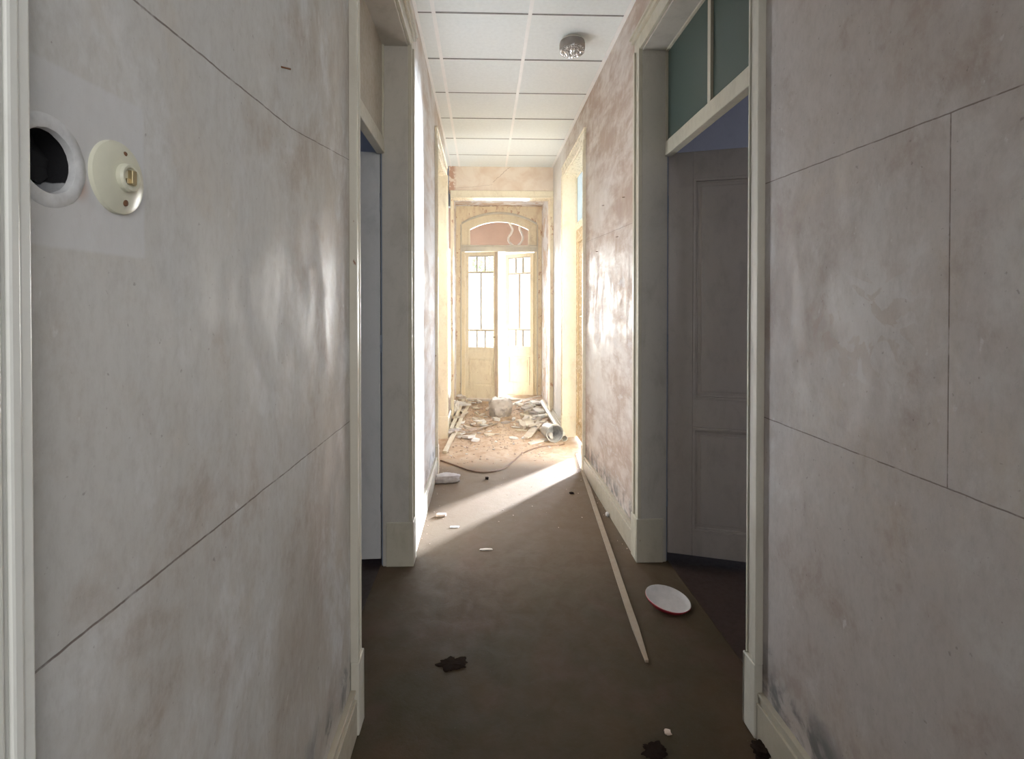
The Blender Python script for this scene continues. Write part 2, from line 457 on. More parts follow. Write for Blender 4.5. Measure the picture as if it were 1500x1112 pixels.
# torn plaster lip hanging below the recess ceiling
random.seed(8)
bm = bmesh.new()
xs = [XL+.18 + i*(.82/30) for i in range(31)]
jag = [random.uniform(.0, .02) for _ in xs]
def lo(x):
    i = min(30, max(0, round((x-xs[0])/(.82/30)))); return 2.972 + jag[i] + .02*abs(math.sin(x*5))
columns(bm, xs, lo, lambda x: 3.002, YD-.10, YD-.07)
ov = obj('plaster_edge', bm, M_plas2, t1)
for sx, xa, xb, l in ((1, XR-.004, XR+.004, 'r'), (-1, XL-.004, XL+.004, 'l')):
    bm = bmesh.new(); box(bm, xa-.006 if sx > 0 else xa, xb if sx > 0 else xb+.006, YE+.16, YD, 0, 3.0)
    obj('side_lining', bm, M_peel, t1)

# ------------------------------------------------------------------ trim pieces
def casing_piece(bm, side, x, y0, y1, z0, z1, outer):
    """vertical architrave board on a side wall, moulded; outer=+1 if its outer edge is at y1"""
    d = 1 if side < 0 else -1
    def b(t0, t1, ya, yb):
        xa, xb = sorted((x+d*t0, x+d*t1)); box(bm, xa, xb, ya, yb, z0, z1)
    b(-.002, .016, y0+.0015, y1-.0015)
    w = (y1-y0)
    if outer > 0: b(.0, .027, y1-w*.30, y1); b(.0, .021, y0, y0+w*.14)
    else: b(.0, .027, y0, y0+w*.30); b(.0, .021, y1-w*.14, y1)

def door_set(num, side, ya, yb, xn, xf, mat_c, mat_j, label, cw=.095, mat_cn=None, transom='glass', gm=None):
    """opening ya..yb in a side wall: lining, architraves, plinths, transom rail and light"""
    root = empty('door_%d' % num); tag(root, label, 'door', kind='structure')
    d = 1 if side < 0 else -1          # direction towards the corridor
    Xin = lambda x, t: x - d*t         # t metres into the wall
    mat_cn = mat_cn or mat_c
    cwn = min(cw, .075)
    def bx_(bm, xa, xb, *r): xa, xb = sorted((xa, xb)); box(bm, xa, xb, *r)
    # jamb linings
    for y0, y1, x in ((ya-.022, ya, xn), (yb, yb+.022, xf)):
        bm = bmesh.new(); bx_(bm, x+d*.001, Xin(x, T+.01), y0 if y0 < ya else yb-.012, y1 if y0 >= ya else ya+.012, 0, OT)
        obj('jamb', bm, mat_j, root, bevel=.003)
    bm = bmesh.new(); bx_(bm, max(xn, xf)-(0 if side<0 else 0) if side < 0 else min(xn, xf), Xin(xf if side > 0 else xn, T+.01), ya, yb, OT-.02, OT+.01)
    obj('head_lining', bm, mat_j, root, bevel=.003)
    # architraves
    bm = bmesh.new(); casing_piece(bm, side, xn, ya-cwn+.012, ya+.012, .25, OT+.0, -1); obj('architrave', bm, mat_cn, root, bevel=.0025)
    bm = bmesh.new(); casing_piece(bm, side, xf, yb-.012, yb+cw-.012, .25, OT+.0, +1); obj('architrave', bm, mat_c, root, bevel=.0025)
    bm = bmesh.new()
    xm = max(xn, xf) if side < 0 else min(xn, xf)
    bx_(bm, Xin(xf, .0), xm+d*.018, ya-cw+.012, yb+cw-.012, OT-.012, OT+.085)
    ks = 1 if num < 3 else .55
    bx_(bm, Xin(xf, .0), xm+d*.034*ks, ya-cw, yb+cw, OT+.060, OT+.090)
    bx_(bm, Xin(xf, .0), xm+d*.045*ks, ya-cw-.01, yb+cw+.01, OT+.0855, OT+.100)
    obj('head_architrave', bm, mat_c, root, bevel=.003)
    # plinth blocks, wrapped round the opening corner
    for x, y0, y1 in ((xn, ya-cwn+.012, ya+.014), (xf, yb-.016, yb+cw)):
        bm = bmesh.new(); bx_(bm, x+d*.029, x-d*.0, y0, y1, 0, .25)
        far = y0 > ya
        bx_(bm, x+d*.029, Xin(x, T-.01), (yb-.020) if far else ya, (yb) if far else ya+.016, 0, .25)
        obj('plinth', bm, mat_cn if not far else mat_c, root, bevel=.004)
    # transom rail at the back of the wall
    xb = xf - d*(T-.005)
    xb2 = xb - d*.045
    bm = bmesh.new(); bx_(bm, xb, xb2, ya, yb, 2.315, 2.395); obj('transom_rail', bm, mat_c, root, bevel=.004)
    if transom == 'glass':
        bm = bmesh.new()
        ym = (ya+yb)/2
        for y0, y1 in ((ya, ya+.03), (ym-.016, ym+.016), (yb-.024, yb)): bx_(bm, xb, xb2, y0, y1, 2.39, OT)
        bx_(bm, xb, xb2, ya, yb, OT-.03, OT)
        obj('transom_frame', bm, mat_c, root, bevel=.003)
        for y0, y1 in ((ya+.03, ym-.016), (ym+.016, yb-.024)):
            bm = bmesh.new(); bx_(bm, xb-d*.014, xb-d*.020, y0, y1, 2.395, OT-.03); obj('transom_pane', bm, gm, root)
    else:
        bm = bmesh.new(); bx_(bm, xb-d*.01, xb-d*.022, ya, yb, 2.39, OT); obj('transom_board', bm, M_board, root)
        bm = bmesh.new()
        for y0, y1 in ((ya, ya+.03), (yb-.03, yb)): bx_(bm, xb, xb2, y0, y1, 2.39, OT)
        obj('transom_frame', bm, mat_c, root, bevel=.003)
    return root, xb

def leaf(root, loc, rz, w, z0, z1, mat, panels, t=.038, glaze=None, handle=None, mull=None, edge=None):
    """door leaf hinged at loc, running along local +x; panels = (x0,x1,z0,z1)"""
    h = empty('leaf', loc, rz) if False else None
    bm = bmesh.new()
    cuts = sorted(panels + (glaze['areas'] if glaze else []), key=lambda p: -p[2])
    xl = min(p[0] for p in cuts); xr = max(p[1] for p in cuts)
    box(bm, 0, xl, -t/2, t/2, z0, z1); box(bm, xr, w, -t/2, t/2, z0, z1)
    top = z1
    for p in cuts:
        box(bm, xl, xr, -t/2, t/2, p[3], top); top = p[2]
    box(bm, xl, xr, -t/2, t/2, z0, top)
    o = obj('leaf', bm, mat, root, bevel=.003); o.location = loc; o.rotation_euler = (0, 0, rz)
    for p in panels:
        bm = bmesh.new(); x0, x1, a, b = p
        box(bm, x0-.005, x1+.005, -.008, .008, a-.005, b+.005)
        box(bm, x0+.045, x1-.045, -.013, .013, a+.045, b-.045)
        for s in (-1, 1):
            for (q0, q1, r0, r1) in ((x0, x1, a, a+.016), (x0, x1, b-.016, b), (x0, x0+.016, a, b), (x1-.016, x1, a, b)):
                box(bm, q0, q1, *sorted((s*.006, s*(t/2+.004))), r0, r1)
            for (q0, q1, r0, r1) in ((x0+.016, x1-.016, a+.016, a+.026), (x0+.016, x1-.016, b-.026, b-.016), (x0+.016, x0+.026, a+.016, b-.016), (x1-.026, x1-.016, a+.016, b-.016)):
                box(bm, q0, q1, *sorted((s*.006, s*(t/2-.006))), r0, r1)
        obj('panel', bm, mat, o, bevel=.0025)
    if glaze:
        for (x0, x1, a, b), cols in zip(glaze['areas'], glaze['cols']):
            if cols > 1:
                bm = bmesh.new()
                box(bm, x0, x1, -.021, .021, b-.002, b+.012)
                for k in range(1, cols):
                    x = x0+(x1-x0)*k/cols; box(bm, x-.012, x+.012, -.012, .012, a, b)
                obj('glazing_bar', bm, M_bar, o, bevel=.002)
            for k in range(cols):
                if (k, a) in glaze.get('broken', ()): continue
                p0 = x0+(x1-x0)*k/cols+.006; p1 = x0+(x1-x0)*(k+1)/cols-.006
                bm = bmesh.new(); box(bm, p0, p1, -.0015, .0015, a-.002, b+.002); obj('glass_pane', bm, M_glass, o)
    return o

# --- door 1 (right, open inwards, warm grey leaf)
d1, xb = door_set(1, 1, Y1a-.055, Y1b, XRn, XR, M_trim, M_jamb, 'open doorway on the right with green glass transom and grey panelled leaf swung inwards', mat_cn=M_trimw, gm=M_green)
lf = leaf(d1, (1.075, Y1b+.055, 0), R(-18), 1.0, .03, 2.345, M_leaf, [(.135, .865, .17, .77), (.135, .865, .93, 2.19)])
for z in (.35, 1.25, 2.05):
    bm = bmesh.new(); tube(bm, [(-.006, -.02, z-.05), (-.006, -.02, z+.05)], .008, 10); obj('hinge', bm, M_bluet, lf, smooth=True)
bm = bmesh.new(); box(bm, xb-.02, xb+.022, Y1b-.004, Y1b+.03, 0, 2.33); obj('door_stop', bm, M_bluet, d1, bevel=.003)
# --- door 2 (left, open inwards)
d2, xb = door_set(2, -1, Y1a, Y1b, XLn, XL, M_trim, M_jamb, 'open doorway on the left with boarded transom and grey leaf swung inwards', mat_cn=M_trimw, transom='board')
lf = leaf(d2, (-.582, Y1b+.035, 0), R(180+3), 1.0, .03, 2.33, M_leafl, [(.135, .865, .17, .77), (.135, .865, .93, 2.19)])
for z in (.35, 1.25, 2.05):
    bm = bmesh.new(); tube(bm, [(-.006, .02, z-.05), (-.006, .02, z+.05)], .008, 10); obj('hinge', bm, M_metal, lf, smooth=True)
bm = bmesh.new(); box(bm, xb-.022, xb+.004, Y1b-.004, Y1b+.012, 0, 2.33); obj('door_stop', bm, M_bluet, d2, bevel=.003)
# --- door 3 (right, further on: far leaf shut, near leaf open)
d3, xb = door_set(3, 1, Y2a, Y2b, XR, XR, M_yell, M_yell, 'second doorway on the right with pale glass transom and ochre double leaves, one shut', cw=.06, gm=M_cyan)
lf = leaf(d3, (1.055, Y2b-.005, 0), R(-90), .535, .03, 2.325, M_orange, [(.09, .445, .17, .77), (.09, .445, .93, 2.19)])
bm = bmesh.new(); box(bm, .485, .515, -.028, -.018, 1.28, 1.44); tube(bm, [(.5, -.02, 1.37), (.5, -.06, 1.37), (.46, -.062, 1.365)], .007, 8); obj('handle', bm, M_brass, lf, smooth=True)
leaf(d3, (1.075, Y2a+.02, 0), R(4), .54, .03, 2.325, M_orange, [(.09, .445, .17, .77), (.09, .445, .93, 2.19)])
# --- door 4 (left, further on, shut)
d4, xb = door_set(4, -1, Y2a, Y2b, XL, XL, M_yell, M_yell, 'second doorway on the left, yellow-cream frame, leaf shut', cw=.06, gm=M_cyan)
leaf(d4, (-.575, Y2b-.005, 0), R(-90), 1.15, .03, 2.325, M_orange, [(.12, 1.03, .17, .77), (.12, 1.03, .93, 2.19)])

# --- near casing beside the camera on the left
bm = bmesh.new()
M_near = paint('white_casing_paint', (.80,.81,.77), amt=.15, chip=.02)
for t0, y0, y1 in ((.018, .36, .492), (.027, .4745, .489), (.030, .462, .4745), (.0275, .454, .462), (.031, .436, .454), (.029, .36, .436)):
    box(bm, XLn-.002, XLn+t0, y0, y1, 0, 3.1)
o = obj('trim_2', bm, M_near, bevel=.003); tag(o, 'moulded pale casing at the extreme left edge of the view', 'trim', kind='structure')
bm = bmesh.new()
box(bm, XRn-.03, XRn+.002, .36, .5, 0, 3.1)
o = obj('trim_3', bm, M_trimw, bevel=.003); tag(o, 'pale casing on the right behind the viewpoint', 'trim', kind='structure')

# --- baseboards
def baseboard(name, side, segs, mat, label):
    bm = bmesh.new(); d = 1 if side < 0 else -1
    for x, y0, y1 in segs:
        for t, z0, z1 in ((.022, 0, .125), (.014, .12, .150), (.019, .146, .158)):
            xa, xb_ = sorted((x-d*.001, x+d*t)); box(bm, xa, xb_, y0, y1, z0, z1)
    o = obj(name, bm, mat, bevel=.002); tag(o, label, 'baseboard', kind='structure')
M_base = paint('baseboard_paint', (.40,.355,.27), (.25,.2,.14), .4, .35, chip=.03)
baseboard('baseboard_left', -1, [(XLn, .492, Y1a-.063), (XL, Y1b+.095, Y2a-.06), (XL, Y2b+.06, YE-.02)], M_base, 'cream baseboard along the left wall')
baseboard('baseboard_right', 1, [(XRn, .5, Y1a-.118), (XR, Y1b+.095, Y2a-.06), (XR, Y2b+.06, YE-.02)], M_base, 'cream baseboard along the right wall')

# ------------------------------------------------------------------ end door
d5 = empty('door_5'); tag(d5, 'arched yellow-cream end door with glazed double leaves standing ajar to bright daylight', 'door', kind='structure')
AX0, AX1 = -.33, .815; AM = (AX0+AX1)/2
def arc(x0, x1, zs, zp):
    w = (x1-x0)/2; s = zp-zs; r = (w*w+s*s)/(2*s); m = (x0+x1)/2
    return lambda x: zp - r + math.sqrt(max(0, r*r-(x-m)**2))
def xr(a, b, n=28): return [a+(b-a)*i/n for i in range(n+1)]
a0 = arc(AX0, AX1, 2.735, 2.895)
bm = bmesh.new()
columns(bm, xr(AX0, AX1), a0, lambda x: 3.0, YD-.02, YD+.10)
box(bm, XL, AX0, YD-.02, YD+.10, 0, 3.0); box(bm, AX1, XR, YD-.02, YD+.10, 0, 3.0)
obj('surround', bm, M_yellb, d5)
# raised bead following the arch
a1 = arc(AX0-.015, AX1+.015, 2.742, 2.912); a2 = arc(AX0, AX1, 2.725, 2.888)
bm = bmesh.new(); columns(bm, xr(AX0, AX1), lambda x: a2(x)-.006, lambda x: a1(x), YD-.045, YD-.012)
box(bm, AX0-.016, AX0, YD-.045, YD-.012, .08, 2.72); box(bm, AX1, AX1+.016, YD-.045, YD-.012, .08, 2.72)
obj('arch_moulding', bm, M_trimw, d5, bevel=.003)
# frame set back
fx0, fx1 = -.275, .765
ia = arc(fx0+.0, fx1-.0, 2.70, 2.83); ib = arc(-.20, .69, 2.655, 2.775)
bm = bmesh.new()
columns(bm, xr(AX0, AX1), lambda x: ib(max(-.20, min(.69, x))), lambda x: a0(x)+.002, YD+.04, YD+.09)
box(bm, AX0, -.20, YD+.04, YD+.09, 2.38, 2.655); box(bm, .69, AX1, YD+.04, YD+.09, 2.38, 2.655)
box(bm, AX0, fx0-.005, YD+.03, YD+.10, .05, 2.40); box(bm, fx1+.02, AX1, YD+.03, YD+.10, .05, 2.40)
obj('door_frame', bm, M_yell, d5, bevel=.003)
bm = bmesh.new(); columns(bm, xr(-.235, .725), lambda x: ib(max(-.20, min(.69, x)))-.001, lambda x: ib(max(-.20, min(.69, x)))+.045, YD+.025, YD+.06)
box(bm, -.235, -.20, YD+.025, YD+.06, 2.40, 2.655); box(bm, .69, .725, YD+.025, YD+.06, 2.40, 2.655)
obj('transom_frame', bm, M_yell, d5, bevel=.003)
bm = bmesh.new(); box(bm, AX0, AX1, YD+.0, YD+.09, 2.315, 2.41); box(bm, AX0, AX1, YD-.02, YD+.03, 2.385, 2.415)
obj('transom_rail', bm, M_trimw, d5, bevel=.004)
# two curled iron bars left in the transom
def spline(ctl, k_=7):
    out = []
    for i in range(len(ctl)-1):
        p0, p1, p2, p3 = [Vector(ctl[max(0, min(len(ctl)-1, j))]) for j in (i-1, i, i+1, i+2)]
        for k in range(k_):
            t = k/k_; out.append(.5*((2*p1)+(-p0+p2)*t+(2*p0-5*p1+4*p2-p3)*t*t+(-p0+3*p1-3*p2+p3)*t**3))
    return out + [Vector(ctl[-1])]
for xs_ in ((.395, .425, .447, .425, .388, .395, .462), (.578, .560, .562, .590, .606, .585, .532)):
    zs_ = (2.775, 2.72, 2.66, 2.60, 2.54, 2.475, 2.415)
    bm = bmesh.new(); tube(bm, spline([(x, YD+.065, z) for x, z in zip(xs_, zs_)]), .017, 8)
    obj('scroll_bar', bm, M_white, d5, smooth=True)
gl = lambda w: dict(areas=[(.06, w-.06, 2.01, 2.235), (.06, w-.06, 1.135, 1.985), (.06, w-.06, .865, 1.11)], cols=[3, 2, 3])
l1 = leaf(d5, (-.275, YD+.01, 0), R(-12), .50, .09, 2.305, M_yell, [(.065, .435, .27, .70)], glaze=gl(.50))
g2 = gl(.53); g2['broken'] = ((0, 1.135), (1, 1.135), (1, .865), (2, .865))
l2 = leaf(d5, (.775, YD+.03, 0), R(180-38), .53, .09, 2.305, M_yell, [(.065, .465, .27, .70)], glaze=g2)
bm = bmesh.new(); box(bm, .466, .512, -.045, .022, .09, 2.300); obj('meeting_bead', bm, paint('worn_tan_edge', (.50,.40,.29), amt=.5), l1, bevel=.004)  # darker tan stands for the leaf's free edge in shade
bm = bmesh.new(); tube(bm, [(.475, -.02, 1.02), (.475, -.065, 1.02), (.43, -.068, 1.02)], .008, 8); obj('handle', bm, M_brass, l1, smooth=True)
bm = bmesh.new(); box(bm, XL, XR, YD-.14, YD+.35, -.02, .085); o = obj('door_sill', bm, M_plas, d5, bevel=.01)
# brick/lime reveal torn away at the right of the frame
random.seed(5)

# ------------------------------------------------------------------ side-room shells, back room, outside
def shell(name, boxes, mat, label):
    bm = bmesh.new()
    for b_ in boxes: box(bm, *b_)
    o = obj(name, bm, mat); tag(o, label, 'wall', kind='structure')
shell('wall_right_room', [(1.036, 4.2, 1.0, 1.1, 0, 3.33), (4.2, 4.3, 1.0, 3.9, 0, 3.33), (1.036, 4.3, 3.8, 3.9, 0, 3.33)], M_blue, 'blue distempered walls of the first room on the right')
shell('wall_left_room', [(-3.6, -.556, 1.0, 1.1, 0, 3.33), (-3.7, -3.6, 1.0, 4.1, 0, 3.33), (-3.6, -.556, 4.0, 4.1, 0, 3.33)], M_blue, 'blue distempered walls of the first room on the left')
M_room2 = simple('pale_room_plaster', (.6,.62,.62), .9, .05, 3)
shell('wall_bright_room', [(1.036, 5.5, 9.1, 9.2, 0, 3.33), (5.4, 5.5, 3.9, 9.2, 0, 3.33), (1.036, 1.10, YD+.25, 9.1, 0, 3.33)], M_room2, 'pale walls of the second room on the right')
shell('wall_back_room', [(-2.3, 3.0, -3.1, -3.0, 0, 3.33), (-2.4, -2.3, -3.1, .4, 0, 3.33), (3.0, 3.1, -3.1, .4, 0, 3.33), (-2.3, XLn, .30, .36, 0, 3.33), (XRn, 3.0, .30, .36, 0, 3.33)], M_room2, 'pale walls of the room behind the viewpoint')
shell('wall_outer', [(-4.2, -4.05, -3.2, 7.95, 0, 3.34), (-4.2, -.54, 7.80, 7.95, 0, 3.34), (-.56, 1.06, YD+.0, YD+.15, 3.0, 3.34), (-4.2, -2.3, -3.2, -3.05, 0, 3.34),
    (3.0, 5.5, .3, .4, 0, 3.34), (5.4, 5.5, .3, 4, 0, 3.34)], M_room2, 'outer walls of the building')
# outside: porch and paving
bm = bmesh.new(); box(bm, -3.5, 1.05, YD+.1, 24, -.1, .06)
tag(obj('ground', bm, M_ground), 'sunlit pale paving outside the end door', 'ground', kind='structure')
bm = bmesh.new(); box(bm, -2.2, 1.036, 9.25, 9.45, 2.55, 3.4); box(bm, -2.2, 1.036, YD+.1, 9.45, 3.3, 3.42)
box(bm, -2.2, -2.0, 9.2, 9.45, 0, 2.6)
o = obj('wall_porch', bm, M_porch); tag(o, 'pinkish rendered porch beam seen through the arched transom', 'wall', kind='structure')
# shrub outside left
random.seed(21)
sh = empty('garden_shrub', (-.10, 13.5, .06)); tag(sh, 'pale green sunlit shrub seen through the top panes of the end door', 'shrub')
bm = bmesh.new()
for k in range(3):
    a = k*2.1; tube(bm, [(0,0,0), (.1*math.cos(a), .1*math.sin(a), 1.0), (.4*math.cos(a), .35*math.sin(a), 2.4)], .035, 7)
obj('stem', bm, M_bark, sh, smooth=True)
bm = bmesh.new()
for k in range(900):
    th = random.uniform(0, 6.28); rr = random.uniform(.05, .55)**.8; z = random.uniform(2.35, 3.6)
    c = Vector((rr*math.cos(th)*.8, rr*math.sin(th)*.7, z))
    Mx = Matrix.Translation(c) @ Matrix.Rotation(random.uniform(0, 6.28), 4, 'Z') @ Matrix.Rotation(random.uniform(-1.2, 1.2), 4, 'X')
    s = random.uniform(.05, .09)
    q = [bm.verts.new(Mx @ Vector(p)) for p in ((0,-s,0), (s*.45,0,.01), (0,s,0), (-s*.45,0,.01))]
    bm.faces.new(q)
tag(obj('foliage', bm, M_leafg, sh), kind='stuff')

# ------------------------------------------------------------------ fittings
# round hole with filler ring
n_ = N('sooty_steel'); e_ = n_.add(n_.z, n_.mul(n_.sub(n_.noise(60, 4, .6), .5), .006))
M_liner = n_.out(n_.mix(n_.ramp(e_, -.0165, -.0145), (.42,.43,.45), (.016,.016,.018)), .45, .4, n_.noise(150, 3, .6), .5, .002)  # grey bottom painted in for light on the liner, black above
hb = empty('wall_box', (XLn, HY, HZ)); tag(hb, 'round open wall box, dark inside, ringed by white filler, left of the cream cover plate', 'wall box')
RY = Matrix.Rotation(R(90), 4, 'Y')
bm = bmesh.new()
lathe(bm, [(HR-.0005, .001), (HR-.0005, -.045), (.0, -.0455)], 40, RY, cap=False)
obj('liner', bm, M_liner, hb, smooth=True)
bm = bmesh.new(); random.seed(2)
n = 56; rings = []
for r_, z_ in ((HR-.003, -.006), (HR-.002, .001), (HR+.002, .0028), (HR+.007, .0020), (HR+.0120, .0008), (HR+.0135, -.001)):
    ring = []
    for i in range(n):
        a = 2*math.pi*i/n
        j = 1 + .03*noise.noise(Vector((math.cos(a)*5, math.sin(a)*5, r_*60)))
        ring.append(bm.verts.new((z_, r_*j*math.cos(a), r_*j*math.sin(a))))
    rings.append(ring)
for a, b in zip(rings, rings[1:]):
    for i in range(n): bm.faces.new((a[i], a[(i+1) % n], b[(i+1) % n], b[i]))
obj('filler_ring', bm, M_filler, hb, smooth=True)
# black fabric-like mass filling the upper hollow
bm = bmesh.new()
vs_ = []
N1, N2 = 22, 14
grid = []
for i in range(N1+1):
    row = []
    a = 2*math.pi*i/N1
    for j in range(N2+1):
        r_ = (HR-.002)*j/N2
        y_ = r_*math.cos(a); z_ = max(r_*math.sin(a), -.017)
        dx = -.030 + .008*noise.noise(Vector((y_*70, z_*70, 3)))
        row.append(bm.verts.new((dx, y_, z_)))
    grid.append(row)
for i in range(N1):
    for j in range(N2):
        try: bm.faces.new((grid[i][j], grid[i+1][j], grid[i+1][j+1], grid[i][j+1]))
        except ValueError: pass
obj('soot_lump', bm, M_black, hb, smooth=True)
# cream cover plate
cp = empty('switch_plate', (XLn, .636, 1.610)); tag(cp, 'round domed cream cover plate with a small central socket on the left wall', 'switch plate')
bm = bmesh.new(); lathe(bm, [(.0445, -.002), (.0445, .002), (.0435, .0045), (.036, .0085), (.024, .0115), (.010, .0125), (.0, .0125)], 48, RY, cap=False)
obj('plate', bm, M_cream, cp, smooth=True)
bm = bmesh.new(); lathe(bm, [(.0175, .010), (.0175, .017), (.0155, .0195), (.0125, .0195), (.0115, .0165), (.0, .0165)], 32, RY, cap=False)
obj('socket_ring', bm, M_cream, cp, smooth=True)
bm = bmesh.new(); box(bm, .016, .0225, -.0035, .0045, -.008, .009); box(bm, .016, .0195, -.0075, .0075, -.0085, -.0015)
obj('contact', bm, M_brass, cp, bevel=.0008)
for z_, m_, r_ in ((.030, M_rust, .0028), (-.030, M_rust, .0042)):
    bm = bmesh.new(); lathe(bm, [(r_, .007), (r_, .0105), (r_*.6, .0115), (.0, .0115)], 16, Matrix.Translation((0, .002, z_)) @ RY, cap=False)
    obj('screw', bm, m_, cp, smooth=True)
# nail in the left wall
bm = bmesh.new(); tube(bm, [(XLn-.01, 1.145, 1.99), (XLn+.02, 1.15, 1.985)], .002, 6)
o = obj('nail', bm, M_rust); tag(o, 'small rusty nail in the upper left wall', 'nail')
for y_, z_ in ((3.35, 1.93), (3.95, 1.90), (3.75, 2.22), (3.2, 2.16)):
    bm = bmesh.new(); tube(bm, [(XR+.01, y_, z_), (XR-.018, y_-.01, z_-.004)], .0022, 6)
    tag(obj('nail', bm, M_rust), 'small nail in the right wall between the two doorways', 'nail', 'nails in the right wall')

# ceiling lamp
cl = empty('ceiling_lamp', (.60, 3.41, ZC-.004)); tag(cl, 'small round ceiling lamp with faceted crystal glass under the tiles', 'ceiling lamp')
bm = bmesh.new(); lathe(bm, [(.0, .0), (.068, .0), (.070, -.014), (.066, -.018), (.0, -.018)], 40, cap=False); obj('mount', bm, M_trimw, cl, smooth=True)
n_ = N('smoked_glass'); M_smoke = n_.out((.19,.165,.145), .18, .7, n_.noise(60, 3, .6, (1,1,.2)), .3, .003)
bm = bmesh.new(); lathe(bm, [(.074, -.016), (.083, -.020), (.086, -.032), (.086, -.066), (.082, -.074)], 48, cap=False); lathe(bm, [(.0, -.017), (.074, -.016)], 48, cap=False)
obj('glass_band', bm, M_smoke, cl, smooth=True)
n_ = N('crystal_facets'); M_cry = n_.out(n_.mix(n_.ramp(n_.noise(150, 2, .5), .42, .58), (.25,.23,.21), (.95,.93,.90)), .10, 1.0, Metallic=.6)  # glass sparkle painted in as bright and dark speckles
bm = bmesh.new(); random.seed(4)
pts = []
for rr, k in ((0, 1), (.019, 6), (.038, 12), (.057, 18), (.074, 24)):
    for i in range(k):
        a = 2*math.pi*(i+.5*(k % 4 == 0))/k; pts.append((rr*math.cos(a), rr*math.sin(a), -.101+.25*rr*rr/.074))
for x, y, z in pts:
    s = .0120
    b = [bm.verts.new((x+s*math.cos(t), y+s*math.sin(t), z)) for t in [math.pi/3*q+random.random() for q in range(6)]]
    tp = bm.verts.new((x+random.uniform(-.003,.003), y+random.uniform(-.003,.003), z-.012))
    for i in range(6): bm.faces.new((b[i], b[(i+1) % 6], tp))
lathe(bm, [(.084, -.070), (.080, -.080), (.060, -.093), (.030, -.098), (.0, -.099)], 24, cap=False)
obj('crystal_bowl', bm, M_cry, cl)

# ------------------------------------------------------------------ things on the floor
def fz(x, y):      # floor height
    if y <= 4.9: return 0
    k = min(1, (y-4.9)/2.2)
    return k*.055*max(0, noise.noise(Vector((x*3, y*2.5, 0)))+.45) + k*k*.03 + max(0, y-6.3)*.06*(max(0, (abs(x-.24)-.2))*1.6)

def plank(name, a, b, w, t, mat, label, cat, group=None, bend=0, rag=True):
    a = Vector(a); b = Vector(b); L = (b-a).length; n = 14
    bm = bmesh.new(); rings = []
    for i in range(n+1):
        u = i/n
        x = u*L; ww = w/2*(1+.06*noise.noise(Vector((u*9, L, 0))))
        if rag and i == n: ww *= .45
        zz = bend*math.sin(math.pi*u)
        yy = .004*noise.noise(Vector((u*4, 7, L)))
        rings.append([bm.verts.new((x, yy+s*ww, zz+k*t)) for s, k in ((-1, 0), (1, 0), (1, 1), (-1, 1))])
    for p, q in zip(rings, rings[1:]):
        for k in range(4): bm.faces.new((p[k], p[(k+1) % 4], q[(k+1) % 4], q[k]))
    bm.faces.new(rings[0]); bm.faces.new(rings[-1][::-1])
    o = obj(name, bm, mat, bevel=.0015)
    o.location = a; d = b-a
    o.rotation_euler = (0, -math.atan2(d.z, math.hypot(d.x, d.y)), math.atan2(d.y, d.x))
    tag(o, label, cat, group); return o

plank('wooden_batten', (.925, 4.98, .012), (.668, 2.03, .001), .031, .012, M_wood, 'long thin bare wooden batten running down the right side of the floor', 'batten', bend=.0)
plank('painted_batten', (-.195, 7.30, .085), (-.385, 5.02, .008), .044, .024, M_woodp, 'long painted batten lying free in the rubble by the left wall, the longer of two', 'batten', rag=False)
plank('painted_batten', (-.285, 7.25, .13), (-.372, 5.88, .035), .040, .024, M_woodp, 'shorter painted batten closest to the left wall, beside the longer one', 'batten', rag=False)
plank('thin_lath', (.165, 6.15, .045), (-.19, 5.72, .035), .022, .008, M_wood, 'thin dark lath in front of the crumpled bag', 'lath')
plank('broken_board', (.590, 6.75, .065), (.560, 5.98, .035), .105, .018, M_woodp, 'short wide pale board lying in the rubble left of the grey pail', 'board', rag=False)
plank('broken_board', (.690, 6.10, .065), (.470, 5.50, .028), .085, .016, M_plas, 'tapered pale board fragment leaning toward the grey pail', 'board')
plank('broken_board', (.700, 5.50, .012), (.480, 5.32, .010), .062, .016, M_plas, 'small curved board fragment in front of the grey pail', 'board')
plank('broken_board', (.30, 6.98, .075), (.62, 7.35, .11), .06, .016, M_plasw, 'white board fragment near the foot of the open right leaf', 'board')

# dish
M_ = Matrix
dish = empty('enamel_dish', (.900, 2.435, .0)); dish.rotation_euler = (R(4), R(7), 0)
tag(dish, 'round shallow dusty white dish with red underside on the floor by the right doorway', 'dish')
bm = bmesh.new(); lathe(bm, [(.0, .014), (.080, .014), (.090, .018), (.104, .031), (.107, .031)], 48, cap=False); lathe(bm, [(.0, .0135), (.0795, .0135)], 48, cap=False); obj('bowl', bm, M_dish, dish, smooth=True)
bm = bmesh.new(); lathe(bm, [(.107, .031), (.108, .028), (.093, .008), (.080, .004), (.0, .004)], 48, cap=False); obj('underside', bm, M_red, dish, smooth=True)

